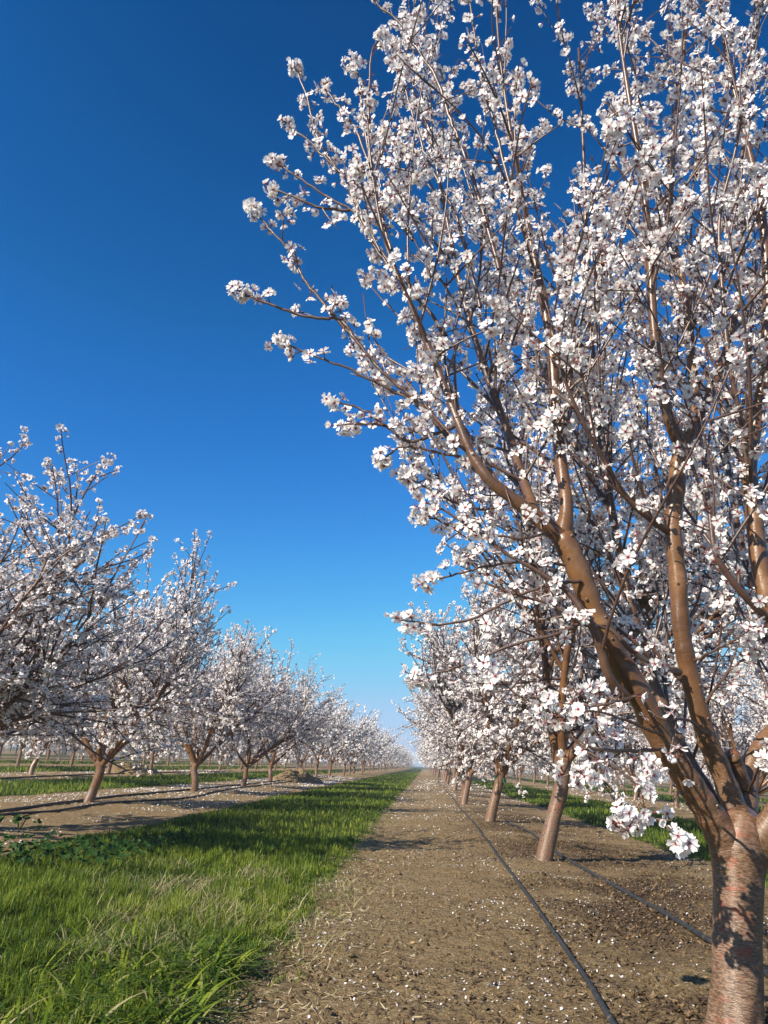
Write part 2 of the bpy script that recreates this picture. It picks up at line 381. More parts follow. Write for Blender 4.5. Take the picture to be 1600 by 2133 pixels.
# ------------------------------------------------------------------ generic almond tree (local coordinates, base at the origin)
def gen_tree(seed, far=False, trunk_h=.65, crook=0.0, r0=.062, tall=1.0, spread=1.0, extra=0, clear=.42):
    rng = np.random.default_rng(seed); store = dict(P=[], D=[], spur=[])
    tw = Wood(); tw.lo0, tw.lo1 = .35, trunk_h * 1.15; limbs = []
    k = 6 if far else 12
    tp = [(0, 0, -.08), (0, 0, .0), (crook * .5, rng.normal() * .012, trunk_h * .35), (crook * 1.2, rng.normal() * .012, trunk_h * .7), (crook * .8, 0, trunk_h)]
    P = catmull(tp, 5); R = np.interp(np.linspace(0, 1, len(P)), [0, .25, .5, .8, 1], [r0 * 1.35, r0 * 1.1, r0 * .95, r0 * .92, r0 * 1.0])
    tw.tube(P, R, k, .12, rng)
    top = P[-1]; nl = rng.integers(5, 7) + extra; a0 = rng.uniform(0, 6.28)
    for j in range(nl):
        az = a0 + j / nl * 6.283 + rng.uniform(-.25, .25); el = math.radians(rng.uniform(40, 62))
        w = Wood() if not far else tw
        w.lo0, w.lo1 = .35, trunk_h * 1.15
        d = np.array([math.cos(az) * math.cos(el) * spread, math.sin(az) * math.cos(el) * spread, math.sin(el)])
        L = rng.uniform(1.0, 1.5) * tall
        B = shoot(rng, top - np.array([0, 0, rng.uniform(.03, .16)]), d, L, 8, .10, .045)
        w.tube(B, np.linspace(r0 * .62, r0 * .34, 9), 5 if far else 9, .1, rng)
        subs = []
        for m in range(rng.integers(4, 6)):
            i = 8 if m == 0 else rng.integers(3, 8); dd = norm(B[min(i, 7) + 1] - B[min(i, 7)]) if i < 8 else norm(B[8] - B[7])
            od = norm(np.array([dd[0], dd[1], 0.])); d2 = norm(dd + rng.normal(size=3) * .38 + od * .12 + np.array([0, 0, .10]))
            C_ = shoot(rng, B[i], d2, rng.uniform(.9, 1.45) * tall, 8, .09, .03)
            w.tube(C_, np.linspace(r0 * .32, r0 * .12, 9), 4 if far else 6, 0); subs.append(C_)
        srcs = [(B, 16 if not far else 12, (.25, 1.0)), ] + [(c, 14 if not far else 11, (.08, 1.0)) for c in subs]
        for (S_, cnt, (t0, t1)) in srcs:
            for q in range(cnt):
                t = rng.uniform(t0, t1) if q else 1.0; i = min(int(t * 8), 7); b0 = S_[i] + (S_[i + 1] - S_[i]) * (t * 8 - i); dd = norm(S_[i + 1] - S_[i])
                low = b0[2] < 1.5
                d3 = norm(dd * .9 + rng.normal(size=3) * (.55 if not low else .85) + np.array([0, 0, .12 if not low else -.22])) if q else dd
                Ls = rng.uniform(.35, .85) * (1.0 if q else 1.1) * tall
                E_ = shoot(rng, b0, d3, Ls, 6, .10, .035 if not low else .01)
                if E_[-1][2] < clear: continue
                w.tube(E_, np.linspace(.0105, .0042, 7), 3, 0)
                spurs(rng, E_, .058 if not far else .115, store, .016, .03, 1.0, .6)
                if not far:
                    for u in range(rng.integers(1, 4)):
                        i = rng.integers(1, 6); d4 = norm(norm(E_[i + 1] - E_[i]) + rng.normal(size=3) * .5)
                        G_ = shoot(rng, E_[i], d4, rng.uniform(.15, .45), 3, .10, .02); w.tube(G_, np.linspace(.0058, .0032, 4), 3, 0)
                        spurs(rng, G_, .060, store, .014, .05, 1.0, .6)
        limbs.append(w)
    P = np.array(store['P']); D = np.array(store['D']); n = len(P)
    if far:
        S = rng.uniform(.030, .048, n)
        crown = blossom_mesh('crown', rng, P, D, S, FARF, FARP)
    else:
        S = rng.uniform(.020, .028, n)
        crown = blossom_mesh('crown', rng, P, D, S, MIDF, MIDP)
    return dict(trunk=tw.mesh('trunk'), limbs=[] if far else [w.mesh('limb') for w in limbs], crown=crown, n=n)
MID = [gen_tree(101, trunk_h=.72, r0=.060, crook=.001, tall=1.15, spread=.8), gen_tree(202, trunk_h=.52, crook=.06), gen_tree(303, trunk_h=.60), gen_tree(404, trunk_h=.66, tall=1.05), gen_tree(505, trunk_h=.58, spread=1.35, tall=1.08, extra=2, clear=1.35), gen_tree(606, trunk_h=.62)]
FAR = [gen_tree(700 + i, far=True) for i in range(5)]
print('mid flowers', [t['n'] for t in MID], 'far', [t['n'] for t in FAR])

ORD = ['zeroth', 'first', 'second', 'third', 'fourth', 'fifth', 'sixth', 'seventh', 'eighth', 'ninth', 'tenth', 'eleventh', 'twelfth', 'thirteenth', 'fourteenth', 'fifteenth', 'sixteenth', 'seventeenth', 'eighteenth', 'nineteenth', 'twentieth']
def ordn(i):
    if i <= 20: return ORD[i]
    t = {2: 'twenty', 3: 'thirty', 4: 'forty', 5: 'fifty', 6: 'sixty'}[i // 10]
    return t + '-' + ORD[i % 10] if i % 10 else {20: 'twentieth', 30: 'thirtieth', 40: 'fortieth', 50: 'fiftieth', 60: 'sixtieth'}[i]
def row_name(k):
    if k == 0: return 'in the row right of the dirt path'
    if k == -1: return 'in the row beyond the left grass strip'
    return 'in the %s row %s of the path' % (ordn(k + 1) if k > 0 else ordn(-k), 'right' if k > 0 else 'left')
def almond_tree(k, i, x, y, rng):
    dist = math.hypot(x, y); far = dist > 30
    v = FAR[rng.integers(len(FAR))] if far else MID[rng.integers(1, len(MID))]
    rz = rng.uniform(0, 6.28); lean = math.radians(rng.uniform(4, 11) if k >= 0 else rng.uniform(1, 7)); sc = rng.uniform(1.02, 1.16)
    zs = 1.0
    if k == 0 and i == 1: v = MID[0]; rz = 1.0; lean = math.radians(12.5); sc = 1.12; zs = 1.12
    if k == 0 and i == 2: v = MID[3]; rz = 2.2; lean = math.radians(13); sc = 1.12
    if k == 0 and i > 2: lean = math.radians(rng.uniform(8, 12)); sc *= 1.05
    if k == -1 and i == 2: v = MID[1]; rz = .1; lean = math.radians(4); sc = 1.08
    if k == -1 and i == 1: v = MID[4]; rz = .6; lean = math.radians(16); sc = 1.08; zs = .83
    root = bpy.data.objects.new('almond_tree', None); col.objects.link(root); root.empty_display_size = .1
    root.matrix_world = Matrix.Translation((x, y, 0)) @ Matrix.Rotation(lean, 4, 'Y') @ Matrix.Rotation(rng.uniform(-.06, .06), 4, 'X') @ Matrix.Rotation(rz, 4, 'Z') @ Matrix.Diagonal((sc, sc, sc * zs, 1))
    link('trunk', v['trunk'], root)
    for m in v['limbs']: link('limb', m, root)
    link('crown', v['crown'], root)
    return root, lean, sc
# place rows: the largest ones in view are trees of their own
rngT = np.random.default_rng(11); cand = []
for k in range(-13, 14):
    for i in range(0, 56):
        x = row_x(k) + rngT.normal() * .10; y = row_y0(k) + SP * i + rngT.normal() * .12
        if k == 0 and i == 0: continue
        if k == -1 and i in (0,): continue
        if k == 0 and i == 1: x, y = 1.0, 7.0
        if k == 0 and i == 2: x, y = .92, 11.6
        if k == -1 and i == 2: x, y = -4.64, 11.15
        if k == -1 and i == 1: x, y = -4.4, 6.5
        px, py, d = proj([x, y, 1.2]); px = px[0]; d = d[0]
        if d < 1 or y > 260: continue
        m = 2.6 / d * F_PX
        if px < -m or px > 1600 + m: continue
        w = 1.0 if k in (0, -1) else (.8 if k in (1, -2) else .6)
        cand.append((math.hypot(x, y) / w, k, i, x, y))
cand.sort(); near = cand[:285]; rest = cand[285:]
cnt = {}
for _, k, i, x, y in sorted(near, key=lambda c: (abs(c[1] + .5), c[2])):
    root, lean, sc = almond_tree(k, i, x, y, rngT)
    cnt[k] = cnt.get(k, 0) + 1; idx = i + 1 if k >= 0 else i
    if k == 0 and i == 1: lab = 'second almond tree from the camera right of the path, bare pinkish leaning trunk'
    elif k == 0 and i == 2: lab = 'almond tree with the green tag on its leaning trunk, right of the path'
    elif k == -1 and i == 2: lab = 'white blossoming almond tree with crooked scarred trunk in bare strip at left'
    elif k == -1 and i == 1: lab = 'largest almond tree at the left edge, its long limbs reaching in from outside'
    else: lab = 'white blossoming almond tree, %s %s' % (ordn(max(idx, 1)), row_name(k))
    tag(root, lab, 'almond tree', 'blossoming almond trees standing in rows')

# the rest of the orchard, far away and merging into one mass
def distant():
    rng = np.random.default_rng(3); V = []; Q = []; m = []; tn = []; off = 0
    base = FAR
    xs = np.array([(c[3], c[4]) for c in rest]); out = []
    for (x, y) in xs:
        n = 230; a = rng.uniform(0, 6.28, n); h = rng.uniform(.9, 4.0, n); rmax = np.interp(h, [.8, 2.2, 3.2, 4.1], [.7, 2.1, 2.0, .7]); r = rmax * np.sqrt(rng.uniform(.05, 1, n))
        c = np.stack([x + .35 + r * np.cos(a), y + r * np.sin(a), h], -1); s = rng.uniform(.06, .13, n)[:, None]
        u = norm(rng.normal(size=(n, 3))); w = norm(np.cross(u, rng.normal(size=(n, 3))))
        v = np.stack([c - u * s, c - w * s * .8, c + u * s, c + w * s * .8], 1).reshape(-1, 3)
        q = np.arange(n * 4).reshape(-1, 4) + off; V.append(v); Q.append(q); m.append(np.zeros(n, int)); tn.append(np.tile([.5, .9, 1, .9], n)); off += n * 4
        t = [(-.07, 0), (.035, .06), (.035, -.06)]
        v = np.array([(x + a_, y + b_, 0) for a_, b_ in t] + [(x + .12 + a_ * .8, y + b_ * .8, 1.0) for a_, b_ in t]); V.append(v)
        Q.append(np.array([(0, 1, 4, 3), (1, 2, 5, 4), (2, 0, 3, 5)]) + off); m.append(np.full(3, 1)); tn.append(np.zeros(6)); off += 6
        for j in range(9):
            a_ = rng.uniform(0, 6.28); e = np.array([x + .2 + 1.5 * math.cos(a_), y + 1.5 * math.sin(a_), rng.uniform(2.2, 3.6)]); s0 = np.array([x + .12, y, .95])
            p = np.array([-math.sin(a_), math.cos(a_), 0]) * .025
            V.append(np.array([s0 - p, s0 + p, e + p * .3, e - p * .3])); Q.append(np.arange(4)[None] + off); m.append(np.full(1, 1)); tn.append(np.zeros(4)); off += 4
    me = mk_mesh('distant_orchard', np.vstack(V), np.vstack(Q), None, np.concatenate(m), mats=[M_PETAL, mat_plain('distant_bark', (.13, .08, .055), .8)], smooth=False, attrs={'tint': ('FLOAT', np.concatenate(tn))})
    o = link('distant_orchard', me); tag(o, 'far pale blossoming almond trees merging near the horizon', 'orchard', None, 'stuff')
if rest: distant()

# ------------------------------------------------------------------ the big almond tree at the right, limb by limb
def big_tree():
    rng = np.random.default_rng(77)
    root = bpy.data.objects.new('almond_tree', None); col.objects.link(root); root.location = (.89, 2.5, 0); root.empty_display_size = .2
    tag(root, 'huge near almond tree covered in white blossom with coppery trunk at right', 'almond tree', 'blossoming almond trees standing in rows')
    O = np.array([.89, 2.5, 0.])
    def trace(pts):
        P = []; R = []
        for x, y, Y, w in pts:
            p = atY(x, y, Y); d = (p - CC) @ CF; P.append(p - O); R.append(w * .5 * d / F_PX)
        n = 6; Q = catmull(P, n); r = np.interp(np.arange(len(Q)) / n, np.arange(len(R)), R); return Q, r
    def prof(t, a):   # root flare and the long folds below the fork
        return 1 + .07 * np.sin(3 * a + 1 + 2 * t) * (.4 + np.abs(t - .5)) + .04 * np.sin(7 * a + 5 * t) * (t < .3)
    T = Wood(); T.lo0, T.lo1 = .40, 1.05
    tp, tr = trace([(1528, 2250, 2.5, 150), (1530, 2190, 2.5, 128), (1534, 2120, 2.5, 108), (1536, 2000, 2.5, 98), (1538, 1900, 2.5, 97), (1538, 1820, 2.5, 102), (1541, 1770, 2.5, 116), (1546, 1730, 2.5, 112), (1550, 1700, 2.5, 80)])
    P = catmull(tp, 3); T.tube(P, np.interp(np.linspace(0, 1, len(P)), np.linspace(0, 1, len(tr)), tr), 40, .10, rng, 0, prof)
    link('trunk', T.mesh('trunk'), root)
    Y0 = 2.5
    L_A = [(1538, 1930, 2.5, 30), (1534, 1865, 2.5, 72), (1526, 1800, 2.49, 80), (1508, 1745, 2.47, 70), (1476, 1692, 2.45, 60), (1440, 1637, 2.42, 55), (1374, 1535, 2.38, 50), (1328, 1438, 2.34, 52), (1282, 1362, 2.32, 50), (1240, 1280, 2.3, 48), (1205, 1190, 2.28, 47), (1170, 1115, 2.27, 46)]
    A1 = [(1180, 1130, 2.27, 36), (1120, 1080, 2.25, 38), (1070, 1040, 2.22, 33), (1018, 998, 2.2, 29), (982, 945, 2.2, 25), (955, 880, 2.2, 22), (920, 790, 2.22, 21), (880, 690, 2.22, 18), (850, 620, 2.22, 15), (815, 540, 2.22, 12), (790, 450, 2.22, 9), (772, 330, 2.2, 7), (765, 240, 2.2, 5)]
    A2 = [(1168, 1130, 2.27, 36), (1180, 1060, 2.3, 35), (1168, 960, 2.35, 31), (1157, 840, 2.4, 29), (1150, 740, 2.42, 27), (1130, 610, 2.45, 24), (1105, 500, 2.48, 19), (1085, 380, 2.5, 15), (1060, 250, 2.5, 11), (1040, 100, 2.5, 8), (1030, -60, 2.5, 6)]
    A3 = [(1120, 1085, 2.26, 26), (1090, 1000, 2.4, 24), (1050, 880, 2.55, 22), (1000, 740, 2.68, 18), (960, 600, 2.75, 14), (930, 450, 2.8, 11), (900, 300, 2.8, 8), (868, 150, 2.8, 6), (850, 30, 2.8, 4)]
    A4 = [(1305, 1455, 2.3, 26), (1270, 1412, 2.25, 20), (1250, 1350, 2.22, 18), (1225, 1290, 2.15, 15), (1180, 1230, 2.05, 12), (1120, 1190, 1.98, 9), (1050, 1150, 1.92, 7), (980, 1100, 1.9, 6), (920, 1060, 1.9, 4), (868, 1040, 1.9, 3)]
    AP = [(1525, 1760, 2.6, 40), (1480, 1660, 2.65, 36), (1440, 1590, 2.7, 30), (1385, 1480, 2.75, 28), (1335, 1340, 2.8, 26), (1300, 1200, 2.85, 24), (1272, 1050, 2.9, 22), (1252, 900, 2.95, 19), (1232, 700, 3.0, 16), (1222, 500, 3.0, 12), (1215, 300, 3.0, 9), (1205, 100, 3.0, 6)]
    AP2 = [(1272, 1060, 2.9, 18), (1210, 960, 3.05, 16), (1150, 800, 3.2, 13), (1080, 640, 3.3, 11), (1010, 480, 3.3, 9), (960, 330, 3.3, 7), (930, 200, 3.3, 5)]
    L_B = [(1542, 1860, 2.52, 20), (1545, 1800, 2.54, 64), (1533, 1700, 2.56, 54), (1504, 1610, 2.55, 44), (1470, 1530, 2.53, 41), (1443, 1430, 2.5, 38), (1422, 1330, 2.48, 35), (1412, 1200, 2.46, 37), (1402, 1100, 2.45, 35), (1410, 1000, 2.45, 36), (1422, 930, 2.45, 36)]
    B1 = [(1424, 945, 2.45, 30), (1390, 860, 2.42, 28), (1372, 770, 2.4, 26), (1360, 650, 2.38, 23), (1352, 500, 2.36, 20), (1335, 350, 2.34, 17), (1310, 200, 2.33, 14), (1290, 60, 2.32, 11), (1280, -80, 2.3, 9)]
    B2 = [(1422, 940, 2.45, 28), (1447, 860, 2.5, 27), (1440, 740, 2.55, 25), (1425, 600, 2.6, 21), (1392, 450, 2.65, 17), (1400, 300, 2.65, 14), (1420, 150, 2.65, 11), (1440, -50, 2.65, 9)]
    B3 = [(1425, 950, 2.48, 25), (1480, 820, 2.6, 23), (1522, 700, 2.7, 20), (1546, 560, 2.75, 17), (1540, 400, 2.75, 13), (1560, 200, 2.75, 10), (1580, 0, 2.7, 8)]
    B4 = [(1415, 1400, 2.46, 17), (1385, 1395, 2.4, 15), (1345, 1375, 2.32, 13), (1312, 1352, 2.22, 12), (1270, 1310, 2.12, 10), (1215, 1300, 2.05, 8), (1150, 1260, 2.0, 6), (1080, 1240, 1.95, 5), (1000, 1210, 1.95, 4)]
    B5 = [(1398, 1110, 2.45, 17), (1360, 1085, 2.4, 15), (1300, 1030, 2.35, 13), (1260, 960, 2.3, 11), (1225, 900, 2.25, 9), (1180, 800, 2.2, 7), (1150, 690, 2.15, 5)]
    L_C = [(1540, 1870, 2.5, 20), (1552, 1810, 2.49, 66), (1592, 1738, 2.46, 66), (1650, 1640, 2.42, 52), (1660, 1500, 2.4, 46), (1625, 1330, 2.4, 41), (1588, 1200, 2.4, 38), (1572, 1080, 2.4, 34), (1562, 960, 2.4, 30), (1590, 800, 2.4, 25), (1600, 600, 2.4, 20), (1580, 400, 2.38, 15), (1545, 250, 2.35, 11), (1510, 100, 2.35, 8), (1500, -40, 2.35, 6)]
    C1 = [(1608, 1295, 2.4, 18), (1560, 1250, 2.35, 16), (1522, 1205, 2.32, 14), (1490, 1150, 2.3, 12), (1478, 1060, 2.3, 10), (1465, 960, 2.3, 8), (1455, 850, 2.3, 6)]
    C2 = [(1560, 1000, 2.4, 14), (1545, 880, 2.35, 13), (1520, 760, 2.3, 12), (1505, 600, 2.28, 11), (1500, 450, 2.25, 10), (1535, 300, 2.2, 8), (1560, 130, 2.15, 6), (1575, -20, 2.15, 5)]
    L_D = [(1542, 1840, 2.53, 20), (1545, 1770, 2.56, 56), (1552, 1680, 2.62, 48), (1562, 1600, 2.66, 42), (1605, 1535, 2.7, 40), (1690, 1450, 2.75, 34), (1760, 1300, 2.8, 28), (1780, 1000, 2.85, 22), (1740, 700, 2.9, 16), (1700, 400, 2.9, 12)]
    D1 = [(1548, 1640, 2.62, 40), (1530, 1590, 2.6, 38), (1524, 1572, 2.58, 34)]      # a sawn stub
    D2 = [(1640, 1500, 2.7, 24), (1620, 1380, 2.9, 20), (1560, 1200, 3.1, 18), (1520, 1000, 3.3, 16), (1500, 800, 3.4, 13), (1480, 600, 3.4, 10), (1475, 400, 3.4, 7), (1470, 200, 3.4, 5)]
    # long whips whose tips stand free against the sky: (points, width at the start, limb)
    tips = [
        [(985, 945, 2.2), (930, 905, 2.15), (890, 858, 2.12), (840, 810, 2.1), (790, 768, 2.1), (745, 712, 2.1), (690, 650, 2.1), (640, 590, 2.1), (600, 520, 2.1), (560, 475, 2.1), (522, 430, 2.1)],
        [(742, 708, 2.1), (715, 672, 2.08), (700, 665, 2.08), (640, 660, 2.05), (580, 640, 2.05), (520, 618, 2.05), (490, 600, 2.05)],
        [(850, 832, 2.12), (790, 800, 2.1), (720, 765, 2.1), (640, 735, 2.08), (578, 706, 2.08)],
        [(930, 700, 2.3), (850, 590, 2.3), (812, 556, 2.3), (770, 500, 2.3), (738, 443, 2.3), (680, 410, 2.3), (620, 368, 2.3), (568, 335, 2.3)],
        [(728, 438, 2.3), (660, 430, 2.3), (600, 405, 2.3), (555, 388, 2.3)],
        [(860, 500, 2.5), (800, 430, 2.5), (750, 390, 2.5), (700, 350, 2.5), (650, 300, 2.5), (592, 252, 2.5)],
        [(820, 560, 2.6), (760, 470, 2.6), (740, 420, 2.6), (700, 350, 2.6), (680, 320, 2.6), (655, 270, 2.6), (640, 200, 2.6), (612, 135, 2.6)],
        [(815, 520, 2.3), (800, 470, 2.3), (785, 400, 2.3), (760, 270, 2.3), (752, 210, 2.3), (748, 160, 2.3), (722, 132, 2.3)],
        [(790, 460, 2.4), (770, 350, 2.4), (735, 260, 2.4), (700, 215, 2.4), (668, 170, 2.4)],
        [(770, 340, 2.2), (768, 210, 2.2), (775, 110, 2.2), (800, 68, 2.2)],
        [(1000, 640, 2.5), (960, 480, 2.5), (935, 420, 2.5), (890, 330, 2.5), (860, 240, 2.5), (835, 150, 2.5), (815, 85, 2.5)],
        [(1040, 560, 2.4), (1000, 420, 2.4), (960, 300, 2.4), (935, 240, 2.4), (908, 160, 2.4), (862, 92, 2.4), (830, 45, 2.4), (780, 5, 2.4), (740, -40, 2.4)],
        [(1100, 500, 2.5), (1060, 380, 2.5), (1035, 280, 2.5), (1010, 180, 2.5), (990, 80, 2.5), (975, -20, 2.5)],
        [(1085, 1000, 2.2), (1000, 960, 2.0), (900, 940, 1.9), (840, 930, 1.85), (790, 962, 1.85)],
        [(955, 885, 2.2), (900, 905, 2.1), (850, 920, 2.05), (800, 885, 2.05), (750, 850, 2.05), (690, 835, 2.05)],
        [(860, 900, 2.1), (790, 885, 2.1), (740, 883, 2.1), (708, 888, 2.1)],
        [(1075, 1045, 2.2), (1000, 1060, 2.05), (930, 1040, 1.95), (880, 1010, 1.9), (835, 985, 1.9)],
        [(1160, 1110, 2.25), (1080, 1120, 2.1), (1000, 1110, 2.0), (930, 1090, 1.95), (868, 1070, 1.9)],
        [(1210, 1210, 2.25), (1140, 1220, 2.1), (1060, 1250, 2.0), (980, 1290, 1.95), (900, 1300, 1.95), (832, 1290, 1.95)],
        [(1240, 1285, 2.28), (1160, 1320, 2.1), (1080, 1340, 2.0), (1000, 1370, 1.95), (920, 1400, 1.95), (855, 1408, 1.95)],
        [(1190, 1180, 2.28), (1100, 1170, 2.15), (1010, 1180, 2.1), (940, 1200, 2.05), (875, 1215, 2.05)],
    ]
    twigs_low = [
        [(1378, 1560, 2.36), (1312, 1566, 2.2), (1250, 1560, 2.08), (1195, 1540, 2.0), (1148, 1484, 1.95), (1070, 1442, 1.92), (1010, 1385, 1.9)],
        [(1205, 1545, 2.02), (1235, 1575, 2.0), (1297, 1608, 1.95), (1328, 1643, 1.93), (1337, 1668, 1.92), (1310, 1698, 1.9), (1290, 1722, 1.88)],
        [(1337, 1668, 1.92), (1350, 1698, 1.9), (1390, 1722, 1.88), (1412, 1745, 1.88), (1428, 1758, 1.88)],
        [(1337, 1668, 1.92), (1345, 1640, 1.91), (1360, 1610, 1.9), (1362, 1585, 1.9)],
        [(1440, 1640, 2.3), (1440, 1600, 2.15), (1420, 1570, 2.1), (1405, 1560, 2.05)],
        [(1290, 1570, 2.2), (1240, 1590, 2.1), (1200, 1600, 2.0), (1240, 1630, 2.0)],
        [(1475, 1530, 2.5), (1430, 1500, 2.35), (1390, 1500, 2.3), (1350, 1480, 2.3)],
        [(1465, 1470, 2.5), (1500, 1420, 2.45), (1540, 1380, 2.4), (1580, 1350, 2.35)],
        [(1440, 1380, 2.48), (1480, 1360, 2.4), (1520, 1340, 2.35), (1590, 1330, 2.3)],
        [(1335, 1445, 2.34), (1290, 1460, 2.1), (1240, 1470, 2.0), (1180, 1465, 1.95), (1110, 1450, 1.92)],
        [(1560, 1650, 2.6), (1580, 1600, 2.4), (1600, 1560, 2.3)],
        [(1385, 1535, 2.36), (1300, 1500, 2.15), (1230, 1480, 2.05), (1150, 1500, 1.95)],
    ]
    tips = [[(x, y, max(Y, 2.22)) for x, y, Y in t_] for t_ in tips]
    twigs_low = [[(x, y, max(Y, 2.06)) for x, y, Y in t_] for t_ in twigs_low]
    A4 = [(x, y, max(Y, 2.2), w) for x, y, Y, w in A4]; B4 = [(x, y, max(Y, 2.2), w) for x, y, Y, w in B4]
    silhouette = np.array([(1700, 900), (1640, 1270), (1560, 1120), (1450, 940), (1380, 880), (1300, 880), (1200, 870), (1100, 860), (1000, 850), (930, 780), (870, 740), (800, 700), (700, 640), (600, 620), (500, 600), (400, 580), (300, 620), (200, 650), (100, 720), (0, 780), (-300, 850)])[:, ::1]
    sy = silhouette[::-1, 0].astype(float); sx = silhouette[::-1, 1].astype(float)
    def allowed(P):
        x, y, d = proj(P + O); lim = np.interp(y, sy, sx)
        if d.min() < 1.25 or rng.random() > np.clip(((x - lim).min() - 12) / 130, 0, 1) ** .6: return False
        if ((y > 1560) & (x < 1440)).any(): return False
        if ((y > 1690)).any(): return False
        Wp = P + O
        if ((Wp[:, 1] < 2.15) & (Wp[:, 2] < 1.9)).any() and rng.random() < .85: return False
        # keep the lower limbs in the open, as pruned
        for Lm in (L_A, L_B):
            la = np.array(Lm)[1:]; yy = la[::-1, 1]; xx = la[::-1, 0]; lim0 = 1120 if Lm is L_A else 1180
            lx = np.interp(y, yy, xx); ly = np.interp(y, yy, la[::-1, 2])
            if ((y > lim0) & (np.abs(x - lx) < 62) & (P[:, 1] + O[1] < ly + .05))[2:].any(): return False
        return True
    th = lambda L, f=.84: [(x, y, Y, w * (f - .16 * i / len(L) if i else 1)) for i, (x, y, Y, w) in enumerate(L)]
    A1, A2, A3, AP, AP2, B1, B2, B3, C2, D2 = [th(q_) for q_ in (A1, A2, A3, AP, AP2, B1, B2, B3, C2, D2)]
    groups = [('A', [L_A, A1, A2, A3, A4]), ('P', [AP, AP2]), ('B', [L_B, B1, B2, B3, B4, B5]), ('C', [L_C, C1, C2]), ('D', [L_D, D1, D2])]
    total = 0
    for gname, traces in groups:
        W = Wood(); W.lo0, W.lo1 = .40, 1.05; store = dict(P=[], D=[], spur=[]); carriers = []
        for ti, tr_ in enumerate(traces):
            P, R = trace(tr_); big = R.max() > .02
            R = R * (1 + .05 * np.sin(np.arange(len(R)) * 1.7 + ti))
            W.tube(P, R, 24 if big else 12, .10 if big else .07, rng, off=ti * 3.1)
            if tr_ is D1: continue
            # pruning scars and little knots
            for q in range(int(len(P) * .35)):
                i = rng.integers(min(22, len(P) - 2), len(P) - 1); Tn = norm(P[i] - P[i - 1]); v = norm(np.cross(Tn, rng.normal(size=3)))
                s0 = P[i] + v * R[i] * .8; W.tube(np.array([s0, s0 + (v + Tn * .6) * R[i] * .33]), [R[i] * .22, R[i] * .10], 6)
            seg = np.linalg.norm(np.diff(P, axis=0), axis=1); carriers.append((P, R))
            thin = R < .013
            if thin.sum() > 4: spurs(rng, P[thin], .055, store, .018, 0, 1.0, .9)
        base_list = []
        for P, R in carriers:
            L = np.linalg.norm(np.diff(P, axis=0), axis=1); cum = np.concatenate([[0], np.cumsum(L)])
            s = .25 if R[0] > .02 else .08
            while s < cum[-1]:
                i = min(np.searchsorted(cum, s), len(P) - 1); i = max(i, 1); dd = norm(P[i] - P[i - 1])
                if R[i] > .026 and rng.random() < .75: s += .1; continue
                if P[i][2] > 2.4 and rng.random() < .45: s += .09; continue
                for _try in range(5):
                    hz = rng.normal(size=3) * np.array([.6, .8, .35])
                    d = norm(dd * .8 + hz * .75 + np.array([0, 0, .30])); Ls = rng.uniform(.35, 1.05)
                    E_ = shoot(rng, P[i], d, Ls, 9, .07, .03)
                    if allowed(E_): base_list.append((E_, min(R[i] * .55, rng.uniform(.0045, .0085)))); break
                s += rng.uniform(.05, .11)
        if gname == 'A':
            for t_ in tips + twigs_low:
                ww = 11 if len(t_) > 8 else (8.5 if len(t_) > 5 else 6.5)
                pts = [(x, y, Y, w) for (x, y, Y), w in zip(t_, np.linspace(ww, 3.6, len(t_)))]
                P, R = trace(pts); P[1:-1] += rng.normal(size=(len(P) - 2, 3)) * .0018
                W.tube(P, R, 7, .12, rng); low = t_ in twigs_low
                spurs(rng, P,   .046 if low else .036, store, .017, .12, 1.0, 1.0, (1, 3) if low else (1, 3))
                T_ = norm(P[-1] - P[-3])
                for _ in range(4 if low else rng.integers(5, 12)):
                    d = norm(T_ * .3 + rng.normal(size=3)); store['P'].append(P[-1] + d * .022 - T_ * rng.uniform(0, .045)); store['D'].append(d)
                for q in range(max(1, len(P) // 16)):
                    i = rng.integers(4, len(P) - 3); d = norm(norm(P[i + 1] - P[i]) + rng.normal(size=3) * .6)
                    G_ = shoot(rng, P[i], d, rng.uniform(.05, .13), 4, .1, .02); W.tube(G_, np.linspace(.0032, .0018, 5), 5); spurs(rng, G_, .05, store, .015, .1, .9, .7)
        for E_, r in base_list:
            W.tube(E_, np.linspace(r, .0022, len(E_)), 6, .08, rng); spurs(rng, E_, .052, store, .017, .06, .85, .8, (1, 4))
            for u in range(rng.integers(1, 4)):
                i = rng.integers(1, len(E_) - 1); d = norm(norm(E_[i + 1] - E_[i]) + rng.normal(size=3) * .55)
                G_ = shoot(rng, E_[i], d, rng.uniform(.12, .42), 4, .08, .03)
                if not allowed(G_): continue
                W.tube(G_, np.linspace(r * .5 + .001, .0018, 5), 5); spurs(rng, G_, .055, store, .015, .05, .8, .6)
        for p, q in store['spur']: W.tube(np.array([p, q]), [.0032, .0018], 3)
        limb = link('limb', W.mesh('limb'), root)
        P = np.array(store['P']); D = np.array(store['D'])
        fx, fy, fd = proj(P + O); drop = np.zeros(len(P), bool)      # pruned, bare lower limbs
        for Lm, y0_ in ((L_A, 1130), (L_B, 1200)):
            la = np.array(Lm)[1:][::-1]; lx = np.interp(fy, la[:, 1], la[:, 0]); ly = np.interp(fy, la[:, 1], la[:, 2]); lw = np.interp(fy, la[:, 1], la[:, 3])
            drop |= (fy > y0_) & (fy < 1760) & (np.abs(fx - lx) < lw * .6 + 16) & (P[:, 1] + O[1] < ly + .02)
        drop &= rng.random(len(P)) < .86
        P = P[~drop]; D = D[~drop]; total += len(P)
        link('blossom', blossom_mesh('blossom', rng, P, D, rng.uniform(.0175, .0250, len(P)), NEARF, NEARP), limb)
    print('near flowers', total)
big_tree()

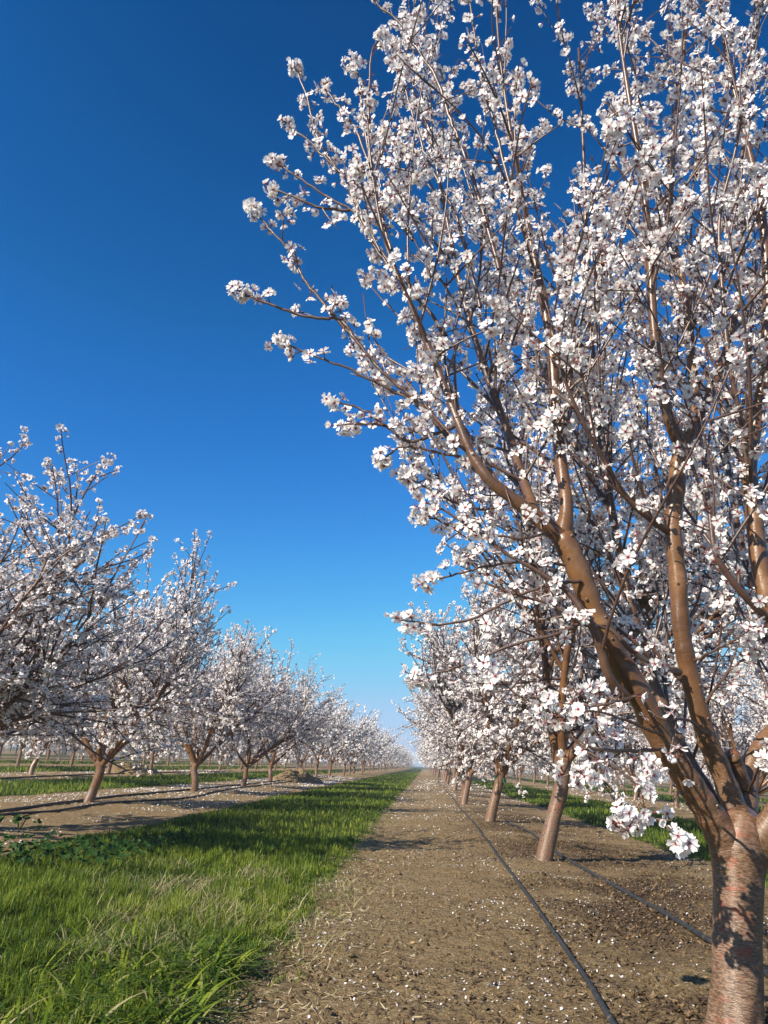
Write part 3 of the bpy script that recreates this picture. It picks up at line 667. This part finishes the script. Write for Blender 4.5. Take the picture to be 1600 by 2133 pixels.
# ------------------------------------------------------------------ ground
def zones(x, y):
    """how grassy (0..1) a point of the orchard floor is"""
    u = (x - ROW0) / ROWSP; k = np.floor(u + .5); dx = np.abs(x - (ROW0 + k * ROWSP))
    side = np.where(x > ROW0 + k * ROWSP, 1, 0)
    edge = 1.48 + .13 * (fbm(x * .8 + 5, y * .9, 21, 3) - .45) * 2 + .09 * (fbm(x * 5, y * 5, 31, 2) - .4) * 2
    edge = edge + np.where(side == 1, .12, 0.0) + np.where((side == 1) & (k == -1), .10, 0)
    return np.clip((dx - edge) / .10, 0, 1)
def height(x, y, fine=True):
    u = (x - ROW0) / ROWSP; k = np.floor(u + .5); dx = x - (ROW0 + k * ROWSP)
    h = .035 * np.exp(-(dx / .8) ** 2) - .02 + .03 * (fbm(x * .7, y * .7, 41, 3) - .44)
    if fine:
        a = np.clip(1.6 - y / 14, .15, 1)
        h = h + a * (.040 * (fbm(x * 6, y * 6, 51, 4) - .45) + .045 * np.maximum(0, fbm(x * 20, y * 20, 61, 2) - .42) - .030 * np.maximum(0, fbm(x * 9 + 4, y * 9, 66, 3) - .56))
    return h
def build_ground():
    xs = np.concatenate([-np.geomspace(900, 8, 40), np.arange(-7.9, -1.3, .07), np.arange(-1.3, 3.0, .018), np.arange(3.0, 8, .07), np.geomspace(8.1, 900, 40)])
    ys = [-40., -15, -6, -2, 0, 1.0, 1.6]; y = 2.0
    while y < 70: ys.append(y); y += max(.016, .0075 * y)
    ys += list(np.geomspace(72, 1500, 30)); ys = np.array(ys)
    X, Y = np.meshgrid(xs, ys); Z = height(X, Y); Z = np.where((np.abs(X) > 120) | (Y > 200), -.02, Z)
    g = zones(X, Y) ; g = np.where(Y > 190, 1, g)
    damp = np.exp(-((X - 1.35) / .75) ** 2) * np.clip(1.5 * fbm(X * 2.2, Y * 2.2, 71, 3) - .25, 0, 1) * 1.5
    nx, ny = len(xs), len(ys); i = np.arange(ny - 1)[:, None] * nx + np.arange(nx - 1)[None]
    q = np.stack([i, i + 1, i + nx + 1, i + nx], -1).reshape(-1, 4)
    me = mk_mesh('ground', np.stack([X, Y, Z], -1).reshape(-1, 3), q, mats=[M_GROUND], attrs={'grassy': ('FLOAT', g.ravel()), 'damp': ('FLOAT', np.clip(damp, 0, 1).ravel())})
    tag(link('ground', me), 'brown orchard soil with strips of green turf', None, None, 'structure')
build_ground()

# ------------------------------------------------------------------ grass
def blades(rng, x, y, h, w, hue, lean=.35, flat=0.0, seg=3):
    n = len(x); z = height(x, y) - .005; az = rng.uniform(0, 6.28, n); ln = np.abs(rng.normal(0, lean, n)) + flat
    wa = az + rng.normal(0, .4, n) + math.pi / 2
    ts = np.linspace(0, 1, seg + 1); V = []; tn = []
    cx, cy, cz = x.copy(), y.copy(), z.copy()
    for i, t in enumerate(ts):
        a = np.minimum(ln * (.35 + 1.5 * t), 1.75); st = h / seg
        if i: cx = cx + np.sin(a) * np.cos(az) * st; cy = cy + np.sin(a) * np.sin(az) * st; cz = cz + np.cos(a) * st
        cz2 = np.maximum(cz, z + .006 + .004 * i)
        ww = w * (1 - .15 * t if t < .5 else (1 - t) * 1.6 + .05) * .5
        if i < seg:
            V.append(np.stack([cx - np.cos(wa) * ww, cy - np.sin(wa) * ww, cz2], -1)); V.append(np.stack([cx + np.cos(wa) * ww, cy + np.sin(wa) * ww, cz2], -1)); tn += [t, t]
        else: V.append(np.stack([cx, cy, cz2], -1)); tn += [t]
    m = 2 * seg + 1; VV = np.stack(V, 1).reshape(-1, 3); b = np.arange(n)[:, None] * m
    q = np.concatenate([b + np.array([2 * i, 2 * i + 1, 2 * i + 3, 2 * i + 2])[None] for i in range(seg - 1)]); t = b + np.array([2 * seg - 2, 2 * seg - 1, 2 * seg])[None]
    return VV, q, t, np.repeat(hue, m), np.tile(tn, n)
def grass_obj(name, label, parts):
    V = []; Q = []; T = []; H = []; A = []; o = 0
    for v, q, t, h, a in parts: V.append(v); Q.append(q + o); T.append(t + o); H.append(h); A.append(a); o += len(v)
    me = mk_mesh(name, np.vstack(V), np.vstack(Q), np.vstack(T), mats=[M_GRASS], attrs={'hue': ('FLOAT', np.concatenate(H)), 'tint': ('FLOAT', np.concatenate(A))})
    tag(link(name, me), label, 'grass', None, 'stuff')
def sample(rng, n, x0, x1, y0, y1, p=1.0):
    x = rng.uniform(x0, x1, n); u = rng.uniform(0, 1, n)
    y = y0 * (y1 / y0) ** u if p == 1 else (y0 ** (1 - p) + u * (y1 ** (1 - p) - y0 ** (1 - p))) ** (1 / (1 - p))
    k = rng.uniform(0, 1, n) < zones(x, y) * 1.2; return x[k], y[k]
def lawn(rng, n, x0, x1, y0, y1, hs=1.0):
    x, y = sample(rng, n, x0, x1, y0, y1, 1.0)
    px, py, d = proj(np.stack([x, y, np.zeros_like(x)], -1)); k = (px > -150) & (px < 1750) & (py < 2300); x, y = x[k], y[k]
    patch = fbm(x * 1.3, y * 1.0, 81, 3); dry = fbm(x * 3.1 + 9, y * 2.4, 91, 3)
    tuft = np.clip((fbm(x * 14, y * 11, 121, 2) - .22) * 2.4, 0, 1.3); kp = rng.uniform(0, 1, len(x)) < .25 + tuft
    x, y, patch, dry, tuft = x[kp], y[kp], patch[kp], dry[kp], tuft[kp]
    h = (.020 + .055 * patch * tuft + .035 * tuft + rng.uniform(0, .025, len(x))) * hs * .88 * (0.75 + .5 * zones(x - .1, y) * zones(x + .1, y))
    w = np.maximum(.0042, y * .00095) * rng.uniform(.7, 1.4, len(x))
    hue = np.clip(.57 + (patch - .45) * .9 - .25 * (1 - tuft) + rng.normal(0, .24, len(x)), 0, .82)
    isd = rng.uniform(0, 1, len(x)) < np.clip((dry - .47) * 1.8, .05, .55); hue = np.where(isd, rng.uniform(.84, 1.0, len(x)), hue)
    return blades(rng, x, y, h * np.where(isd, .8, 1), w, hue, .60, np.where(isd, .5, 0.0), 3)
rg = np.random.default_rng(21)
main = [lawn(rg, 230000, -3.3, -.3, 1.9, 8), lawn(rg, 130000, -3.3, -.3, 8, 90)]
# ragged mown edge: pale flattened blades and a coarse clump in the near corner
n = 5200; y = 1.9 * (14 / 1.9) ** rg.uniform(0, 1, n); x = -.66 + rg.normal(0, .13, n) - .06 * (y < 4)
main.append(blades(rg, x, y, rg.uniform(.05, .13, n), rg.uniform(.003, .0065, n), np.where(rg.random(n) < .55, rg.uniform(.80, 1, n), rg.uniform(.2, .7, n)), .5, 1.0))
n = 6000; y = rg.uniform(2.9, 5.6, n); x = rg.normal(-1.2, .36, n)
kk = fbm(x * 3.1 + 9, y * 2.4, 91, 3) > .43; x, y = x[kk], y[kk]; n = len(x)
main.append(blades(rg, x, y, rg.uniform(.07, .16, n), rg.uniform(.003, .006, n), rg.uniform(.84, 1, n), .5, .55))
grass_obj('grass', 'green mown grass strip left of the dirt path with pale dry edge', main)
n = 1700; y = rg.uniform(2.0, 3.2, n); x = -.72 + np.abs(rg.normal(0, .30, n)) * -1 + rg.uniform(0, .14, n)
cl = [blades(rg, x, y, rg.uniform(.10, .24, n), rg.uniform(.006, .012, n), np.where(rg.random(n) < .2, rg.uniform(.76, .92, n), rg.uniform(.05, .70, n)), .5, .75, 6)]
grass_obj('coarse_grass', 'long broad grass blades flopping over the path edge, near corner', cl)
oth = [lawn(rg, 70000, 2.3, 5.1, 5.5, 45, 1.3), lawn(rg, 60000, -8.9, -5.5, 9, 60, 1.5), lawn(rg, 30000, -14.4, -11, 14, 70, 1.7), lawn(rg, 22000, 7.8, 10.6, 14, 70, 1.6), lawn(rg, 14000, -19.9, -16.5, 20, 80, 1.8), lawn(rg, 12000, 13.3, 16.1, 20, 80, 1.8)]
grass_obj('grass', 'green grass strips between the other almond rows', oth)

# ------------------------------------------------------------------ fallen petals, leaf litter, clods
def scatter_quads(rng, x, y, s, asp, lift, curl, name, mats, label, cat, attrs=None, tilt=.35, mi=None):
    n = len(x); z = height(x, y) + lift; az = rng.uniform(0, 6.28, n)
    u = np.stack([np.cos(az), np.sin(az), rng.normal(0, tilt, n)], -1); v = np.stack([-np.sin(az) * asp, np.cos(az) * asp, rng.normal(0, tilt, n) * asp], -1)
    c = np.stack([x, y, z + s * .35], -1); s = s[:, None]; up = np.array([0, 0, 1.0])
    cv = (rng.uniform(-1, 1, (n, 1)) * curl) * s * up
    pts = [c - u * s + cv, c - u * s * .35 - v * s, c + u * s * .45 - v * s * .9, c + u * s + cv * .6, c + u * s * .45 + v * s * .9, c - u * s * .35 + v * s]
    V = np.stack(pts, 1).reshape(-1, 3); b = np.arange(n)[:, None] * 6
    q = np.concatenate([b + np.array([[0, 1, 2, 5]]), b + np.array([[2, 3, 4, 5]])])
    me = mk_mesh(name, V, q, None, None if mi is None else np.concatenate([mi, mi]), mats=mats, smooth=False, attrs={'tint': ('FLOAT', np.full(n * 6, .9))})
    tag(link(name, me), label, cat, None, 'stuff')
rp = np.random.default_rng(31)
def pet(n, x0, x1, y0, y1, s0, s1, clump=.0):
    x = rp.uniform(x0, x1, n); y = y0 * (y1 / y0) ** rp.uniform(0, 1, n)
    d = fbm(x * 1.7, y * 1.7, 101, 3); k = (rp.uniform(0, 1, n) < np.clip((d - .38) * 4.5, .08, 1)) & (zones(x, y) < .6)
    x, y = x[k], y[k]; return x, y, rp.uniform(s0, s1, len(x)) * np.maximum(1, y / 9)
sets = [pet(12500, -.75, 3.0, 2.0, 9, .0025, .0068), pet(4500, -.7, 2.7, 9, 45, .006, .009), pet(11000, -5.9, -3.1, 6, 40, .007, .011), pet(2200, -11.4, -8.6, 14, 40, .008, .011), pet(2200, 4.6, 8.0, 12, 40, .008, .011)]
x = np.concatenate([s[0] for s in sets]); y = np.concatenate([s[1] for s in sets]); s = np.concatenate([s[2] for s in sets])
scatter_quads(rp, x, y, s, .62, .003, .5, 'fallen_petals', [M_PETAL], 'white almond petals scattered over the bare soil', 'petals')
n = 46000; x = np.concatenate([rp.normal(1.35, .50, n), rp.uniform(-.6, 2.6, 1500), rp.uniform(-.65, .4, 500)]); y = np.concatenate([2.1 * (14 / 2.1) ** rp.uniform(0, 1, n), 2 * (12 / 2) ** rp.uniform(0, 1, 1500), rp.uniform(2.2, 3.2, 500)])
k = (fbm(x * 2.2, y * 2.2, 71, 3) + rp.normal(0, .06, len(x)) > .44) | (np.arange(len(x)) > n); x, y = x[k], y[k]
lm = [mat_plain('dead_leaf_dark', (.062, .038, .019), .75, .4), mat_plain('dead_leaf_brown', (.17, .105, .05), .7, .4), mat_plain('dead_leaf_tan', (.32, .20, .09), .7, .4)]
scatter_quads(rp, x, y, rp.uniform(.005, .013, len(x)), .42, .001, .9, 'leaf_litter', lm, 'dark curled dead leaves littering the soil by the hoses', 'leaf litter', tilt=.42, mi=rp.choice(3, len(x), p=[.74, .22, .04]))
n = 2600; x = np.concatenate([rp.normal(-.45, .22, n), rp.uniform(-.5, 2.4, 900)]); y = 2.0 * (14 / 2.0) ** rp.uniform(0, 1, n + 900)
scatter_quads(rp, x, y, rp.uniform(.006, .022, n + 900), .09, .002, .5, 'straw_litter', [mat_plain('straw', (.46, .37, .22), .7, .3)], 'pale straw bits strewn along the edge of the dirt path', 'straw', tilt=.25)
def clods():
    rng = np.random.default_rng(41); n = 26000; x = rng.uniform(-.7, 2.9, n); y = 2.0 * (14 / 2.0) ** rng.uniform(0, 1, n)
    k = rng.uniform(0, 1, n) < np.clip((fbm(x * 2.6, y * 2.6, 111, 3) - .33) * 3, .1, 1); x, y = x[k], y[k]; n = len(x)
    d = np.array([(1, 0, 0), (-1, 0, 0), (0, 1, 0), (0, -1, 0), (0, 0, 1), (.7, .7, .5), (-.7, .7, .5), (-.7, -.7, .5), (.7, -.7, .5)], float)
    F = np.array([(4, 5, 6), (4, 6, 7), (4, 7, 8), (4, 8, 5), (0, 2, 5), (5, 2, 6), (2, 1, 6), (6, 1, 7), (1, 3, 7), (7, 3, 8), (3, 0, 8), (8, 0, 5)])
    s = rng.exponential(.0042, n) + .0020; s = np.minimum(s, .018) * np.maximum(1, y / 12)
    V = d[None] * s[:, None, None] * rng.uniform(.6, 1.3, (n, 9, 1)) * np.array([1, 1, .75]) + np.stack([x, y, height(x, y)], -1)[:, None]
    T = (F[None] + np.arange(n)[:, None, None] * 9).reshape(-1, 3)
    me = mk_mesh('soil_crumbs', V.reshape(-1, 3), None, T, mats=[M_GROUND], smooth=True, attrs={'grassy': ('FLOAT', np.zeros(n * 9)), 'damp': ('FLOAT', np.full(n * 9, .1))})
    tag(link('soil_crumbs', me), 'small brown soil crumbs lying loose on the path', 'soil crumbs', None, 'stuff')
clods()

# ------------------------------------------------------------------ irrigation hoses
def mat_hose():
    b = NB('hose_rubber'); p = b.obj(); c = b.ramp(b.noise(p, 30, 4), [(.35, (.016, .017, .018)), (.6, (.036, .036, .036)), (.75, (.12, .095, .065))])
    return b.bsdf(c, .6, .35, b.bump(b.noise(p, 200, 2), .2, .001))
M_HOSE = mat_hose()
def hose(pts, r, label, k=14, group='black irrigation hoses along the tree rows'):
    P = catmull([(x, y, 0) for x, y in pts], 14); L = np.linalg.norm(np.diff(P, axis=0), axis=1).sum()
    rng = np.random.default_rng(int(abs(pts[0][0]) * 100)); P[:, 0] += .012 * (fbm(P[:, 1] * 1.3, P[:, 0] * 0 + 3, 5, 2) - .4)
    P[:, 2] = height(P[:, 0], P[:, 1], False) + r * .75 + .006
    W = Wood(); W.tube(P, np.full(len(P), r), k)
    me = mk_mesh('irrigation_hose', np.vstack(W.V), np.vstack(W.Q), getattr(W, 'T', None), mats=[M_HOSE])
    tag(link('irrigation_hose', me), label, 'irrigation hose', group)
hose([(.50, 1.2), (.54, 2.0), (.56, 2.67), (.58, 3.25), (.60, 4.27), (.62, 6.06), (.64, 8.7), (.66, 11.2), (.64, 14.1), (.66, 19), (.64, 30), (.65, 50)], .0095, 'black hose curving beside the path, left of the near trunk')
hose([(1.22, .9), (1.28, 2.4), (1.30, 3.4), (1.29, 3.89), (1.29, 4.25), (1.28, 4.63), (1.25, 5.34), (1.22, 5.88), (1.21, 6.92), (1.20, 7.83), (1.24, 9.6), (1.19, 10.6), (1.15, 10.97), (1.10, 11.3), (1.16, 11.75)], .0130, 'black hose ending in a curl, passing behind the near trunk')
hose([(-4.5, 5), (-4.53, 8.62), (-4.74, 11.32), (-4.76, 13.72), (-4.68, 15.95), (-4.69, 21.7), (-4.7, 40)], .017, 'upper of two black hoses, behind the crooked trunk at left')
hose([(-4.4, 5), (-4.32, 8.23), (-4.18, 9.23), (-4.3, 11.1), (-3.96, 13.55), (-4.31, 19.98), (-4.3, 40)], .014, 'lower of two black hoses, before the crooked trunk at left')
hose([(-9.2, 10), (-9.27, 17.35), (-9.43, 20), (-9.6, 26), (-9.6, 40)], .018, 'black hose along the second left row, behind the green strip')

# ------------------------------------------------------------------ soil mounds, weeds, green tag
def mound(x, y, rx, ry, h, label):
    n, m = 40, 14; a = np.arange(n) / n * 6.283; V = []; rng = np.random.default_rng(int(y))
    for j in range(m):
        t = j / (m - 1); r = 1 - t
        for i in range(n):
            px = x + rx * r * math.cos(a[i]); py = y + ry * r * math.sin(a[i]); k = float(fbm(np.array([px * 5.]), np.array([py * 5.]), 7, 4)[0])
            V.append((px + (k - .45) * .2, py, -.03 + h * (1 - r ** 1.7) * (.55 + k)))
    Q = [(j * n + i, j * n + (i + 1) % n, (j + 1) * n + (i + 1) % n, (j + 1) * n + i) for j in range(m - 1) for i in range(n)]
    me = mk_mesh('soil_mound', V, Q, mats=[M_GROUND], attrs={'grassy': ('FLOAT', np.zeros(len(V))), 'damp': ('FLOAT', np.full(len(V), .15))})
    tag(link('soil_mound', me), label, 'soil mound', 'heaps of loose soil in the left rows')
mound(-4.35, 27.3, 1.0, .9, .38, 'brown soil heap where a tree is missing beyond the left grass strip')
mound(-9.7, 26.3, 1.2, .9, .34, 'brown soil heap in the second left row, beyond the green strip')
M_LEAF = mat_plain('weed_leaf', (.022, .062, .010), .65, .2, .25)
def leaf_disc(V, T, c, r, nrm, rng):
    z = norm(nrm); u = norm(np.cross(z, rng.normal(size=3))); v = np.cross(z, u); i = len(V); V.append(c - z * r * .2)
    k = 9
    for j in range(k):
        a = j / k * 6.283; rr = r * (1 if j % 2 else .86) * (.35 if j == 0 else 1); V.append(c + (u * math.cos(a) + v * math.sin(a)) * rr + z * rng.uniform(-.1, .1) * r)
    for j in range(k): T.append((i, i + 1 + j, i + 1 + (j + 1) % k))
def weed_plant(x, y, h, label):
    rng = np.random.default_rng(int(abs(x) * 1000)); V = []; T = []; W = Wood()
    for s_ in range(7):
        a = rng.uniform(0, 6.28); e = np.array([x + math.cos(a) * h * .35, y + math.sin(a) * h * .35, h * rng.uniform(.6, 1)])
        W.tube(catmull([np.array([x, y, -.01]), np.array([x, y, 0]) * .4 + e * .6, e], 3), [.0025] * 7, 4); leaf_disc(V, T, e, rng.uniform(.025, .05), np.array([rng.normal() * .5, -.5 + rng.normal() * .3, 1]), rng)
    root = bpy.data.objects.new('mallow_plant', None); col.objects.link(root); tag(root, label, 'weed', 'leafy weeds at the left strip edge')
    link('leaf', mk_mesh('leaf', V, None, T, mats=[M_LEAF], smooth=False), root)
    link('stem', mk_mesh('stem', np.vstack(W.V), np.vstack(W.Q), mats=[M_LEAF]), root)
weed_plant(-3.60, 6.75, .16, 'round leaved dark green weed standing at the far left edge')
weed_plant(-3.46, 6.95, .14, 'round leaved dark weed, right one of two beside the hoses')
rw = np.random.default_rng(9); V = []; T = []
for _ in range(1000):
    x = rw.uniform(-3.3, -1.9); y = rw.uniform(4.9, 6.9)
    if vnoise(np.array([x * 2.3]), np.array([y * 2.3]), 8)[0] < .42: continue
    leaf_disc(V, T, np.array([x, y, rw.uniform(.03, .12)]), rw.uniform(.012, .032), np.array([rw.normal() * .5, -.3 + rw.normal() * .4, 1]), rw)
tag(link('broadleaf_weeds', mk_mesh('broadleaf_weeds', V, None, T, mats=[M_LEAF], smooth=False)), 'dark round leaved weeds growing through the grass at left', 'weeds', None, 'stuff')
# green tag tied round the third right-hand trunk
def green_tag():
    c = Vector((.92 + math.sin(math.radians(13)) * .60 + .005, 11.6, .60)); W = Wood(); a = np.linspace(0, 6.283, 17)
    band = mk_mesh('trunk_tag', [(c.x + .078 * math.cos(t), c.y + .078 * math.sin(t), c.z + z) for z in (-.022, .022) for t in a[:-1]] +
                   [(c.x + .03, c.y - .092, c.z - .01), (c.x + .075, c.y - .095, c.z - .01), (c.x + .085, c.y - .11, c.z - .07), (c.x + .035, c.y - .105, c.z - .065),
                    (c.x + .03, c.y - .096, c.z - .01), (c.x + .075, c.y - .099, c.z - .01), (c.x + .085, c.y - .114, c.z - .07), (c.x + .035, c.y - .109, c.z - .065)],
                   [(i, (i + 1) % 16, 16 + (i + 1) % 16, 16 + i) for i in range(16)] + [(32, 33, 34, 35), (39, 38, 37, 36), (32, 36, 37, 33), (34, 38, 39, 35)], mats=[mat_plain('green_plastic', (.006, .085, .05), .4, .5)], smooth=False)
    tag(link('trunk_tag', band), 'small green plastic tag tied around a leaning trunk', 'tag')
green_tag()
print('objects', len(bpy.data.objects))

# ------------------------------------------------------------------ haze
def haze():
    me = bpy.data.meshes.new('haze'); x0, x1, y0, y1, z0, z1 = -905, 905, -45, 1505, -1.2, 7
    v = [(x, y, z) for z in (z0, z1) for y in (y0, y1) for x in (x0, x1)]
    me.from_pydata(v, [], [(0, 2, 3, 1), (4, 5, 7, 6), (0, 1, 5, 4), (2, 6, 7, 3), (0, 4, 6, 2), (1, 3, 7, 5)])
    m = bpy.data.materials.new('haze'); m.use_nodes = True; t = m.node_tree; t.nodes.clear()
    o = t.nodes.new('ShaderNodeOutputMaterial'); p = t.nodes.new('ShaderNodeVolumePrincipled')
    p.inputs['Color'].default_value = (.72, .84, 1, 1); p.inputs['Density'].default_value = HAZE
    t.links.new(p.outputs[0], o.inputs['Volume']); me.materials.append(m)
    tag(link('haze', me), None, None, None, 'stuff')
HAZE = 0.0014
haze()
scene.cycles.volume_bounces = 0
